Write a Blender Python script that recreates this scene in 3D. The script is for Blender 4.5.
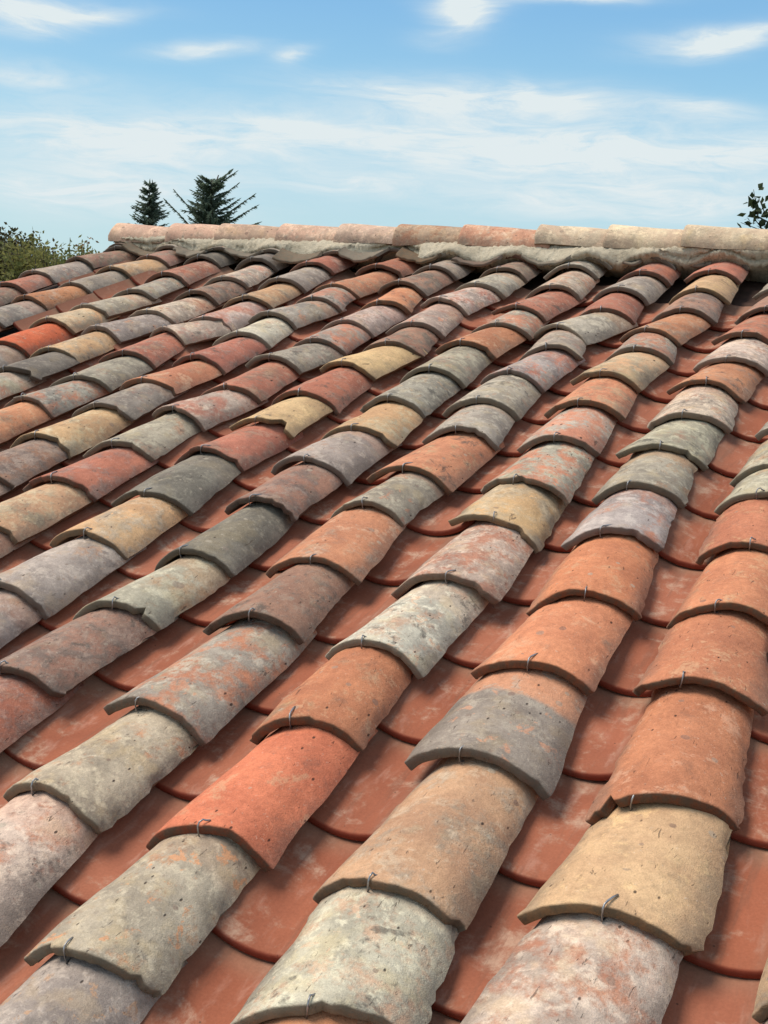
import bpy, math, random
from mathutils import Vector, Matrix, noise

SC = bpy.context.scene
for o in list(bpy.data.objects):
    bpy.data.objects.remove(o)
COL = SC.collection
R_ = math.radians

# ---------------------------------------------------------------- camera
SPACING = 0.27            # metres between two columns of cover tiles
PITCH = R_(16)            # roof pitch
Z0 = 3.05                 # height of the roof frame's origin
CAM_R = ((0.89147, 0.44756, -0.07053), (0.13217, -0.40576, -0.90437), (-0.43338, 0.7969, -0.42088))
cam = bpy.data.cameras.new('camera')
cam.sensor_fit = 'VERTICAL'; cam.sensor_height = 36.0
cam.lens = 1130.9 / 1024 * 36.0
cam.clip_start = 0.05; cam.clip_end = 2000
camo = bpy.data.objects.new('camera', cam); COL.objects.link(camo)
roof_rot = Matrix.Rotation(PITCH, 4, 'X')
rr, dd, ff = (Vector(v) for v in CAM_R)
m = Matrix((rr, -dd, -ff)).transposed().to_4x4()
camo.matrix_world = Matrix.Translation((0.3103, -0.9574, 3.8402)) @ roof_rot @ m
SC.camera = camo

# ---------------------------------------------------------------- light
SUN_AZ, SUN_EL = R_(-100), R_(60)
SC.view_settings.view_transform = 'Standard'
SC.view_settings.look = 'None'
SC.view_settings.gamma = 1.0
SC.view_settings.use_curve_mapping = False
SC.view_settings.exposure = 0.22
sun = bpy.data.lights.new('sun', 'SUN')
sun.energy = 3.1; sun.angle = R_(30); sun.color = (1.0, 0.93, 0.83)
suno = bpy.data.objects.new('sun', sun); COL.objects.link(suno)
sd = Vector((math.sin(SUN_AZ) * math.cos(SUN_EL), math.cos(SUN_AZ) * math.cos(SUN_EL), math.sin(SUN_EL)))
suno.rotation_euler = sd.to_track_quat('Z', 'Y').to_euler()
suno.location = sd * 30


class G:
    """tiny helper to write node trees"""
    def __init__(s, nt):
        s.nt = nt; nt.nodes.clear()

    def n(s, typ, **kw):
        nd = s.nt.nodes.new(typ)
        for k, v in kw.items():
            setattr(nd, k, v)
        return nd

    def put(s, sock, v):
        if isinstance(v, bpy.types.NodeSocket):
            s.nt.links.new(v, sock)
        elif isinstance(v, (tuple, list)):
            if sock.type == 'RGBA' and len(v) == 3:
                v = (*v, 1)
            sock.default_value = v
        else:
            sock.default_value = v

    def math(s, op, a, b=0.0, c=None, clamp=False):
        nd = s.n('ShaderNodeMath', operation=op, use_clamp=clamp)
        s.put(nd.inputs[0], a); s.put(nd.inputs[1], b)
        if c is not None: s.put(nd.inputs[2], c)
        return nd.outputs[0]

    def vmath(s, op, a, b=(0, 0, 0)):
        nd = s.n('ShaderNodeVectorMath', operation=op)
        s.put(nd.inputs[0], a)
        if op == 'SCALE': s.put(nd.inputs['Scale'], b)
        else: s.put(nd.inputs[1], b)
        return nd.outputs[0]

    def step(s, v, lo, hi, a=0.0, b=1.0):
        nd = s.n('ShaderNodeMapRange', interpolation_type='SMOOTHSTEP')
        for k, x in zip((0, 1, 2, 3, 4), (v, lo, hi, a, b)): s.put(nd.inputs[k], x)
        return nd.outputs[0]

    def lin(s, v, lo, hi, a=0.0, b=1.0):
        nd = s.n('ShaderNodeMapRange')
        for k, x in zip((0, 1, 2, 3, 4), (v, lo, hi, a, b)): s.put(nd.inputs[k], x)
        return nd.outputs[0]

    def noise(s, vec, scale, detail=4, rough=0.55, dist=0.0):
        nd = s.n('ShaderNodeTexNoise')
        if vec is not None: s.put(nd.inputs['Vector'], vec)
        nd.inputs['Scale'].default_value = scale; nd.inputs['Detail'].default_value = detail
        nd.inputs['Roughness'].default_value = rough; nd.inputs['Distortion'].default_value = dist
        return nd.outputs['Fac']

    def mix(s, f, a, b, mode='MIX'):
        nd = s.n('ShaderNodeMix', data_type='RGBA', blend_type=mode)
        s.put(nd.inputs[0], f); s.put(nd.inputs[6], a); s.put(nd.inputs[7], b)
        return nd.outputs[2]

    def xyz(s, x, y, z):
        nd = s.n('ShaderNodeCombineXYZ')
        for k, v in enumerate((x, y, z)): s.put(nd.inputs[k], v)
        return nd.outputs[0]

    def sep(s, v):
        nd = s.n('ShaderNodeSeparateXYZ'); s.put(nd.inputs[0], v)
        return nd.outputs

    def attr(s, name, typ='OBJECT'):
        return s.n('ShaderNodeAttribute', attribute_name=name, attribute_type=typ)


def srgb(r, g, b, k=1.0):
    f = lambda c: (c / 255 / 12.92) if c <= 10 else ((c / 255 + 0.055) / 1.055) ** 2.4
    return tuple(f(c) * k for c in (r, g, b))


# ---------------------------------------------------------------- world: blue sky with thin streaked cloud
W = bpy.data.worlds.new('World'); SC.world = W; W.use_nodes = True
g = G(W.node_tree)
sky = g.n('ShaderNodeTexSky', sky_type='NISHITA', sun_disc=False)
sky.sun_elevation = SUN_EL; sky.sun_rotation = SUN_AZ
sky.altitude = 200; sky.air_density = 1.0; sky.dust_density = 0.6; sky.ozone_density = 2.5
dirv = g.n('ShaderNodeTexCoord').outputs['Generated']
X, Y, Z = g.sep(dirv)
az = g.math('MULTIPLY', g.math('ARCTAN2', X, Y), 180 / math.pi)
el = g.math('MULTIPLY', g.math('ARCSINE', Z), 180 / math.pi)
wv = g.xyz(g.math('MULTIPLY', az, 0.12), g.math('MULTIPLY', el, 0.45), 0.0)
w1 = g.noise(wv, 1.0, 3, 0.5); w2 = g.noise(g.vmath('ADD', wv, (31.7, 4.2, 9.1)), 1.0, 3, 0.5)
azw = g.math('ADD', az, g.math('MULTIPLY_ADD', w1, 5.0, -2.5))
elw = g.math('ADD', el, g.math('MULTIPLY_ADD', w2, 1.6, -0.8))
fine = g.noise(g.xyz(g.math('MULTIPLY', azw, 0.22), g.math('MULTIPLY', elw, 1.15), 3.0), 1.0, 9, 0.68, 0.7)
fibre = g.noise(g.xyz(g.math('MULTIPLY', g.math('ADD', azw, g.math('MULTIPLY', elw, 2.2)), 0.25),
                      g.math('MULTIPLY', g.math('SUBTRACT', elw, g.math('MULTIPLY', az, 0.06)), 3.0), 7.0), 1.0, 5, 0.6, 0.4)
tex = g.math('ADD', g.math('MULTIPLY', fine, 0.78), g.math('MULTIPLY', fibre, 0.22))
# (azimuth, elevation, half width, half height, tilt, strength), all in degrees
BANKS = [(-44.2, 11.6, 2.6, 0.8, 5, .9), (-41.4, 12.1, 2.4, 0.35, 3, .5), (-35.7, 10.95, 2.4, 0.36, 8, .62), (-31.6, 11.1, 1.0, 0.36, 18, .75),
         (-44.0, 9.1, 3.2, 0.5, 0, .45), (-31.4, 7.95, 1.9, 0.32, -5, .8), (-23.6, 13.45, 1.6, 0.9, 14, 1.1), (-17.6, 14.1, 3.0, 0.3, 2, .8),
         (-11.6, 12.5, 3.2, 0.46, 5, 1.1), (-24.4, 9.55, 6.2, 0.85, 0, .78), (-18.6, 9.5, 2.2, 0.5, -2, .7), (-12.5, 9.4, 2.4, 0.4, -2, .6),
         (-40.0, 6.7, 7.6, 1.3, -2, .72), (-41.1, 4.3, 6.6, 1.1, 0, .7), (-22.0, 7.6, 15, 1.1, 1, .78), (-14.9, 7.1, 10, 1.0, 4, .55),
         (-14.7, 5.3, 9.0, 0.9, 2, .7), (-29.0, 5.4, 3.5, 0.5, 0, .45), (-20.8, 10.1, 0.7, 0.5, -40, .45)]
tot = None
for a0, e0, sa, se, tl, st in BANKS:
    c, s_ = math.cos(R_(tl)), math.sin(R_(tl))
    da = g.math('SUBTRACT', azw, a0); de = g.math('SUBTRACT', elw, e0)
    x = g.math('MULTIPLY', g.math('MULTIPLY_ADD', da, c, g.math('MULTIPLY', de, s_)), 1 / sa)
    y = g.math('MULTIPLY', g.math('MULTIPLY_ADD', de, c, g.math('MULTIPLY', da, -s_)), 1 / se)
    q = g.math('ADD', g.math('MULTIPLY', x, x), g.math('MULTIPLY', y, y))
    e = g.math('MULTIPLY', g.math('POWER', 2.718, g.math('MULTIPLY', q, -1.0)), st)
    tot = e if tot is None else g.math('ADD', tot, e)
# unseen cloud round the rest of the sky, thickened to whiten its light
fargen = g.noise(g.xyz(g.math('MULTIPLY', X, 3.0), g.math('MULTIPLY', Y, 3.0), g.math('MULTIPLY', Z, 9.0)), 1.0, 6, 0.6, 0.6)
outside = g.step(el, 15.0, 22.0)
away = g.step(g.math('ABSOLUTE', g.math('ADD', az, 27.0)), 24.0, 34.0)
gen = g.math('MULTIPLY', g.step(fargen, 0.34, 0.62), g.math('MULTIPLY', g.math('MAXIMUM', outside, away), 0.85))
dens = g.math('ADD', g.math('MULTIPLY', g.math('MULTIPLY', tot, 1.40), g.lin(tex, 0.35, 0.61, 0.38, 1.3)), g.math('MULTIPLY', gen, 1.0))
veil = g.step(el, 0.0, 12.0, 0.22, 0.03)
dens = g.math('MULTIPLY', g.math('ADD', dens, veil), 0.88, clamp=True)
ramp = g.n('ShaderNodeValToRGB'); g.put(ramp.inputs[0], g.lin(el, 0.0, 90.0))
els = ramp.color_ramp.elements
for q, (p_, c_) in enumerate([(0.0, (4.4, 6.5, 7.1)), (0.033, (3.9, 6.2, 7.0)), (0.089, (3.0, 5.8, 7.5)), (0.15, (1.95, 4.5, 7.2)), (0.40, (1.0, 2.5, 4.8)), (1.0, (0.6, 1.7, 3.6))]):
    e_ = els[q] if q < 2 else els.new(p_)
    e_.position = p_; e_.color = (*c_, 1)
skyc = g.mix(0.80, sky.outputs[0], ramp.outputs[0])
colr = g.mix(dens, skyc, (6.5, 7.2, 7.4, 1))
bg = g.n('ShaderNodeBackground'); g.put(bg.inputs[0], colr); bg.inputs[1].default_value = 0.1
g.nt.links.new(bg.outputs[0], g.n('ShaderNodeOutputWorld').inputs[0])


# ---------------------------------------------------------------- helpers
def mat(name):
    mt = bpy.data.materials.new(name); mt.use_nodes = True
    return mt, G(mt.node_tree)


def finish(g, color, rough=0.9, bump=None, bstr=0.4, bdist=0.003, spec=0.25, metal=0.0, trans=None):
    b = g.n('ShaderNodeBsdfPrincipled')
    g.put(b.inputs['Base Color'], color); g.put(b.inputs['Roughness'], rough)
    b.inputs['Specular IOR Level'].default_value = spec
    g.put(b.inputs['Metallic'], metal)
    if bump is not None:
        bn = g.n('ShaderNodeBump'); bn.inputs['Strength'].default_value = bstr
        bn.inputs['Distance'].default_value = bdist
        g.put(bn.inputs['Height'], bump); g.nt.links.new(bn.outputs[0], b.inputs['Normal'])
    out = g.n('ShaderNodeOutputMaterial')
    if trans is not None:
        t = g.n('ShaderNodeBsdfTranslucent'); g.put(t.inputs[0], color)
        mx = g.n('ShaderNodeMixShader'); mx.inputs[0].default_value = trans
        g.nt.links.new(b.outputs[0], mx.inputs[1]); g.nt.links.new(t.outputs[0], mx.inputs[2])
        g.nt.links.new(mx.outputs[0], out.inputs[0])
    else:
        g.nt.links.new(b.outputs[0], out.inputs[0])
    return b


class MB:
    def __init__(s):
        s.v = []; s.f = []; s.rim = None; s.smooth_n = None

    def add(s, vs, fs):
        k = len(s.v); s.v += [tuple(v) for v in vs]; s.f += [tuple(i + k for i in f) for f in fs]

    def box(s, a, b):
        (x0, y0, z0), (x1, y1, z1) = a, b
        s.add([(x0, y0, z0), (x1, y0, z0), (x1, y1, z0), (x0, y1, z0), (x0, y0, z1), (x1, y0, z1), (x1, y1, z1), (x0, y1, z1)],
              [(3, 2, 1, 0), (4, 5, 6, 7), (0, 1, 5, 4), (1, 2, 6, 5), (2, 3, 7, 6), (3, 0, 4, 7)])

    def tube(s, pts, rads, n=6):
        pts = [Vector(p) for p in pts]; vs = []
        up = None
        for i, p in enumerate(pts):
            d = (pts[min(i + 1, len(pts) - 1)] - pts[max(i - 1, 0)]).normalized()
            a = d.cross(Vector((0, 0, 1)))
            if a.length < 0.05: a = d.cross(Vector((1, 0, 0)))
            a.normalize()
            if up is not None and a.dot(up) < 0: a = -a
            up = a; b = d.cross(a)
            for k in range(n):
                t = 2 * math.pi * k / n
                vs.append(p + (a * math.cos(t) + b * math.sin(t)) * rads[i])
        fs = []
        for i in range(len(pts) - 1):
            for k in range(n):
                fs.append((i * n + k, i * n + (k + 1) % n, (i + 1) * n + (k + 1) % n, (i + 1) * n + k))
        fs.append(tuple(range(n - 1, -1, -1))); fs.append(tuple(range((len(pts) - 1) * n, len(pts) * n)))
        s.add(vs, fs)

    def mesh(s, name, material, smooth=True):
        me = bpy.data.meshes.new(name); me.from_pydata(s.v, [], s.f)
        me.materials.append(material)
        if smooth: me.polygons.foreach_set('use_smooth', [s.smooth_n is None or k < s.smooth_n for k in range(len(me.polygons))])
        if s.rim is not None:
            a = me.attributes.new('rim', 'FLOAT', 'POINT'); a.data.foreach_set('value', s.rim)
        me.update()
        return me


def link(name, me, parent=None, matrix=None):
    o = bpy.data.objects.new(name, me); COL.objects.link(o)
    if parent is not None: o.parent = parent
    if matrix is not None: o.matrix_local = matrix
    return o


def tag(o, label, cat, kind='thing', group=None):
    o['label'] = label; o['category'] = cat; o['kind'] = kind
    if group: o['group'] = group


def fbm(p, o=3):
    return noise.fractal(Vector(p), 1.0, 2.0, o, noise_basis='PERLIN_ORIGINAL')


# ---------------------------------------------------------------- materials
def clay_material():
    """old hand made clay: tint, patina and amount are properties of each tile"""
    mt, g = mat('old_clay')
    seed = g.attr('seed').outputs['Fac']
    P = g.n('ShaderNodeTexCoord').outputs['Object']
    sv = g.xyz(g.math('MULTIPLY', seed, 3.17), g.math('MULTIPLY', seed, 7.31), g.math('MULTIPLY', seed, 1.93))
    V = g.vmath('ADD', g.vmath('SCALE', P, g.attr('grain').outputs['Fac']), sv)
    flake = g.attr('flake').outputs['Fac']; sooty = g.attr('soot').outputs['Fac']
    px, py, pz = g.sep(P)
    tint = g.attr('tint').outputs['Color']; pat = g.attr('patina').outputs['Color']
    amt = g.attr('amount').outputs['Fac']; strip = g.attr('strip').outputs['Fac']
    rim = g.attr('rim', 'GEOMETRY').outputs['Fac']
    n1 = g.noise(V, 9, 5, 0.6, 0.3); n2 = g.noise(V, 26, 8, 0.66, 0.2)
    n3 = g.noise(V, 95, 6, 0.65); n4 = g.noise(V, 420, 3, 0.6)
    stv = g.vmath('MULTIPLY', V, (1.0, 0.13, 1.0))
    streak = g.noise(stv, 70, 4, 0.6)
    big = g.noise(g.vmath('ADD', V, (5.3, 1.7, 8.8)), 13, 6, 0.60, 0.25)
    # clay body
    body = g.mix(g.step(n1, 0.32, 0.68), g.mix(1.0, tint, (0.74, 0.70, 0.72, 1), 'MULTIPLY'), tint)
    body = g.mix(g.step(n2, 0.50, 0.78, 0, 0.5), body, g.mix(1.0, tint, (1.22, 1.28, 1.36, 1), 'MULTIPLY'))
    body = g.mix(g.step(streak, 0.52, 0.78, 0, 0.45), body, g.mix(1.0, tint, (0.66, 0.62, 0.62, 1), 'MULTIPLY'))
    # patina of lichen and soot
    mm = g.math('ADD', g.math('MULTIPLY', big, 0.46), g.math('ADD', g.math('MULTIPLY', n2, 0.32), g.math('MULTIPLY', n3, 0.22)))
    mm = g.lin(mm, 0.34, 0.66)
    th = g.math('SUBTRACT', 1.0, amt)
    mask = g.step(mm, g.math('SUBTRACT', th, 0.19), g.math('ADD', th, 0.19))
    # the upper strip was covered for decades and kept its own colour
    prot = g.math('MULTIPLY', strip, g.step(g.math('ADD', py, g.math('MULTIPLY_ADD', n1, 0.07, -0.035)), 0.185, 0.205))
    mask = g.math('MULTIPLY', mask, g.math('SUBTRACT', 1.0, g.math('MULTIPLY', prot, 0.85)))
    pvar = g.mix(g.step(n1, 0.36, 0.66), g.mix(1.0, pat, (0.62, 0.62, 0.63, 1), 'MULTIPLY'), pat)
    pvar = g.mix(g.step(g.noise(g.vmath('ADD', V, (2.2, 9.1, 4.4)), 36, 7, 0.68, 0.25), 0.5, 0.64, 0, 0.75), pvar, g.mix(1.0, pat, (1.32, 1.32, 1.28, 1), 'MULTIPLY'))
    warm = g.mix(1.0, pat, (1.10, 1.0, 0.80, 1), 'MULTIPLY')
    pvar = g.mix(g.step(g.noise(g.vmath('ADD', V, (7.7, 3.3, 6.1)), 15, 5, 0.6), 0.5, 0.68, 0, 0.6), pvar, warm)
    col = g.mix(g.math('MULTIPLY', mask, 0.94), body, pvar)
    # flaked places where the bare clay shows with a crisp edge
    fl = g.noise(g.vmath('ADD', V, (6.6, 2.9, 1.3)), 21, 7, 0.64, 0.35)
    flk = g.math('MULTIPLY', g.step(fl, 0.59, 0.625), g.step(n3, 0.34, 0.46))
    col = g.mix(g.math('MULTIPLY', flk, flake), col, g.mix(1.0, tint, (1.02, 0.96, 0.92, 1), 'MULTIPLY'))
    crust = g.math('MULTIPLY', g.step(g.noise(g.vmath('ADD', V, (0.6, 7.9, 3.3)), 17, 8, 0.68, 0.3), 0.55, 0.62), g.step(n3, 0.36, 0.5))
    col = g.mix(g.math('MULTIPLY', crust, 0.55), col, g.mix(1.0, pat, (1.28, 1.26, 1.20, 1), 'MULTIPLY'))
    # grime gathered along the long edges
    ed = g.math('ADD', g.math('ABSOLUTE', px), g.math('MULTIPLY_ADD', n2, 0.06, -0.03))
    col = g.mix(g.step(ed, 0.066, 0.100, 0, 0.5), col, srgb(110, 98, 88))
    # dark soot blooms
    soot = g.step(g.noise(g.vmath('ADD', V, (1.1, 8.2, 0.4)), 19, 8, 0.72, 0.3), 0.54, 0.66, 0, 0.75)
    col = g.mix(g.math('MULTIPLY', soot, sooty), col, srgb(88, 82, 75))
    # round crusts of lichen
    vo = g.n('ShaderNodeTexVoronoi'); g.put(vo.inputs['Vector'], g.vmath('ADD', V, g.vmath('SCALE', g.xyz(n3, n2, n3), 0.006))); vo.inputs['Scale'].default_value = 42
    rnd = g.sep(vo.outputs['Color'])
    rad = g.math('MULTIPLY_ADD', rnd[1], 0.26, 0.08)
    disc = g.math('SUBTRACT', 1.0, g.step(vo.outputs['Distance'], g.math('SUBTRACT', rad, 0.05), rad))
    disc = g.math('MULTIPLY', disc, g.math('GREATER_THAN', rnd[0], g.lin(amt, 0, 1, 0.97, 0.70)))
    lcol = g.mix(rnd[2], srgb(182, 170, 150), srgb(120, 92, 82))
    col = g.mix(g.math('MULTIPLY', disc, 0.55), col, lcol)
    # scratches and pits
    sv2 = g.vmath('MULTIPLY', V, (1.0, 0.25, 1.0))
    scr = g.step(g.noise(sv2, 120, 3, 0.7, 0.6), 0.66, 0.72)
    col = g.mix(g.math('MULTIPLY', scr, 0.6), col, srgb(74, 58, 50))
    pale = g.step(g.noise(g.vmath('ADD', V, (3, 3, 3)), 150, 5, 0.7, 0.3), 0.60, 0.72)
    col = g.mix(g.math('MULTIPLY', pale, 0.42), col, srgb(214, 198, 178))
    vp = g.n('ShaderNodeTexVoronoi'); g.put(vp.inputs['Vector'], g.vmath('MULTIPLY', V, (1, 0.6, 1))); vp.inputs['Scale'].default_value = 75
    pr = g.sep(vp.outputs['Color'])
    pit = g.math('MULTIPLY', g.math('SUBTRACT', 1.0, g.step(vp.outputs['Distance'], 0.08, 0.2)), g.math('GREATER_THAN', pr[0], 0.89))
    col = g.mix(g.math('MULTIPLY', pit, 0.85), col, srgb(56, 42, 36))
    fine = g.math('MULTIPLY', g.lin(n4, 0.28, 0.72, 0.84, 1.14), g.lin(n3, 0.3, 0.7, 0.87, 1.13))
    col = g.mix(1.0, col, g.xyz(fine, fine, fine), 'MULTIPLY')
    # cut ends: dark mossy clay, with some of their shade painted into the colour
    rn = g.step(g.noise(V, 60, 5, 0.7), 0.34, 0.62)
    moss_shade = g.mix(rn, g.mix(1.0, tint, (0.24, 0.19, 0.165, 1), 'MULTIPLY'), srgb(74, 65, 54))
    moss_shade = g.mix(g.math('MULTIPLY', amt, 0.75), moss_shade, g.mix(1.0, pat, (0.44, 0.42, 0.40, 1), 'MULTIPLY'))
    col = g.mix(g.math('MULTIPLY', rim, 0.93), col, moss_shade)
    h = g.math('ADD', g.math('MULTIPLY', n2, 0.5), g.math('MULTIPLY', n3, 0.30))
    h = g.math('ADD', h, g.math('MULTIPLY', mask, 0.10))
    h = g.math('ADD', h, g.math('MULTIPLY', n4, 0.20))
    h = g.math('SUBTRACT', h, g.math('MULTIPLY', g.math('MAXIMUM', pit, scr), 0.28))
    finish(g, col, g.lin(n2, 0.3, 0.7, 0.82, 0.97), h, 0.75, 0.0065, spec=0.22)
    return mt


def pan_material():
    mt, g = mat('new_terracotta')
    P = g.n('ShaderNodeTexCoord').outputs['Object']
    seed = g.attr('seed').outputs['Fac']
    V = g.vmath('ADD', P, g.xyz(g.math('MULTIPLY', seed, 2.7), g.math('MULTIPLY', seed, 5.1), seed))
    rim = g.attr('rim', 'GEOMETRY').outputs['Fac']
    n1 = g.noise(V, 7, 4, 0.55, 0.3); n2 = g.noise(g.vmath('MULTIPLY', V, (1, 0.3, 1)), 40, 6, 0.62, 0.4)
    n3 = g.noise(V, 240, 4, 0.6)
    base = g.mix(g.step(seed, 0, 100), srgb(158, 93, 68), srgb(168, 104, 79))
    col = g.mix(g.step(n1, 0.35, 0.65), g.mix(1.0, base, (0.82, 0.78, 0.77, 1), 'MULTIPLY'), base)
    col = g.mix(g.step(n2, 0.52, 0.74, 0, 0.42), col, srgb(196, 150, 130))
    dust = g.step(g.noise(g.vmath('ADD', V, (4, 4, 4)), 14, 8, 0.72, 0.3), 0.50, 0.70, 0, 0.70)
    col = g.mix(dust, col, srgb(196, 166, 142))
    px, py, pz = g.sep(P)
    run = g.step(g.noise(g.vmath('MULTIPLY', V, (1, 0.10, 1)), 55, 5, 0.6, 0.2), 0.53, 0.66, 0, 0.45)
    col = g.mix(run, col, srgb(126, 84, 66))
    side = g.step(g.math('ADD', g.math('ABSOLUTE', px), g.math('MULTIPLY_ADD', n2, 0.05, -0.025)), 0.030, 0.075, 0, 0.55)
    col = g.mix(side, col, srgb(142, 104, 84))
    silt = g.step(g.math('ADD', py, g.math('MULTIPLY_ADD', n1, 0.08, -0.04)), 0.19, 0.255, 0, 0.6)
    col = g.mix(silt, col, srgb(150, 120, 98))
    vp = g.n('ShaderNodeTexVoronoi'); g.put(vp.inputs['Vector'], V); vp.inputs['Scale'].default_value = 60
    pr = g.sep(vp.outputs['Color'])
    pit = g.math('MULTIPLY', g.math('SUBTRACT', 1.0, g.step(vp.outputs['Distance'], 0.05, 0.13)), g.math('GREATER_THAN', pr[0], 0.90))
    col = g.mix(g.math('MULTIPLY', pit, 0.7), col, srgb(80, 56, 46))
    f = g.lin(n3, 0.25, 0.75, 0.88, 1.1)
    col = g.mix(1.0, col, g.xyz(f, f, f), 'MULTIPLY')
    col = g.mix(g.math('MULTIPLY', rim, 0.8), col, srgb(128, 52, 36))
    h = g.math('ADD', g.math('MULTIPLY', n2, 0.5), g.math('MULTIPLY', n3, 0.25))
    finish(g, col, g.lin(n1, 0.3, 0.7, 0.78, 0.92), h, 0.55, 0.003, spec=0.2)
    return mt


def mortar_material():
    mt, g = mat('lime_mortar')
    P = g.n('ShaderNodeTexCoord').outputs['Object']
    n1 = g.noise(P, 6, 6, 0.65, 0.2); n2 = g.noise(P, 44, 8, 0.74, 0.2); n3 = g.noise(P, 170, 5, 0.7)
    col = g.mix(g.step(n1, 0.36, 0.66), srgb(206, 190, 164), srgb(226, 210, 184))
    col = g.mix(g.step(n2, 0.48, 0.66, 0, 0.45), col, srgb(168, 154, 130))
    col = g.mix(g.step(n2, 0.36, 0.46, 0.55, 0), col, srgb(220, 204, 178))
    col = g.mix(g.step(n3, 0.53, 0.68, 0, 0.45), col, srgb(132, 118, 98))
    h = g.math('ADD', g.math('MULTIPLY', n2, 0.7), g.math('MULTIPLY', n3, 0.4))
    finish(g, col, 0.95, h, 1.0, 0.016, spec=0.1)
    return mt


def plain(name, c1, c2, scale=6, rough=0.9, bstr=0.3, spec=0.2, metal=0.0, trans=None):
    mt, g = mat(name)
    P = g.n('ShaderNodeTexCoord').outputs['Object']
    n = g.noise(P, scale, 6, 0.62)
    finish(g, g.mix(g.step(n, 0.36, 0.66), c1, c2), rough, n, bstr, 0.01, spec, metal, trans)
    return mt


CLAY = clay_material(); PAN = pan_material(); MORTAR = mortar_material()
STEEL = plain('galvanised_wire', srgb(120, 118, 118), srgb(176, 174, 174), 60, 0.42, 0.1, 0.5, 0.85)
UNDER = plain('roof_underlay', srgb(66, 50, 42), srgb(84, 62, 52), 12)
RENDER = plain('wall_render', srgb(196, 182, 160), srgb(210, 198, 178), 3)

# ---------------------------------------------------------------- setting
mt, g = mat('meadow')
P = g.n('ShaderNodeTexCoord').outputs['Object']
c = g.mix(g.step(g.noise(P, 0.08, 6, 0.6), 0.35, 0.65), (0.052, 0.072, 0.024, 1), (0.11, 0.115, 0.045, 1))
finish(g, g.mix(g.step(g.noise(P, 3.0, 6, 0.7), 0.4, 0.65, 0, 0.5), c, (0.04, 0.055, 0.02, 1)), 0.95, g.noise(P, 5, 5), 0.6, 0.05)
gm = MB(); N = 40
gm.add([(x * 30 - 600, y * 30 - 600, 0.0) for y in range(N + 1) for x in range(N + 1)],
       [(y * (N + 1) + x, y * (N + 1) + x + 1, (y + 1) * (N + 1) + x + 1, (y + 1) * (N + 1) + x) for y in range(N) for x in range(N)])
gr = link('ground', gm.mesh('ground', mt)); gr['kind'] = 'structure'

# ---------------------------------------------------------------- the roof
S = SPACING
rng = random.Random(11)
ROOF = bpy.data.objects.new('tiled_roof', None); COL.objects.link(ROOF)
ROOF.location = (0, 0, Z0); ROOF.rotation_euler = (PITCH, 0, 0); ROOF.empty_display_size = 0.2
tag(ROOF, 'low roof of mottled old clay tiles in wired columns under a mortared ridge', 'roof')


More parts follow.
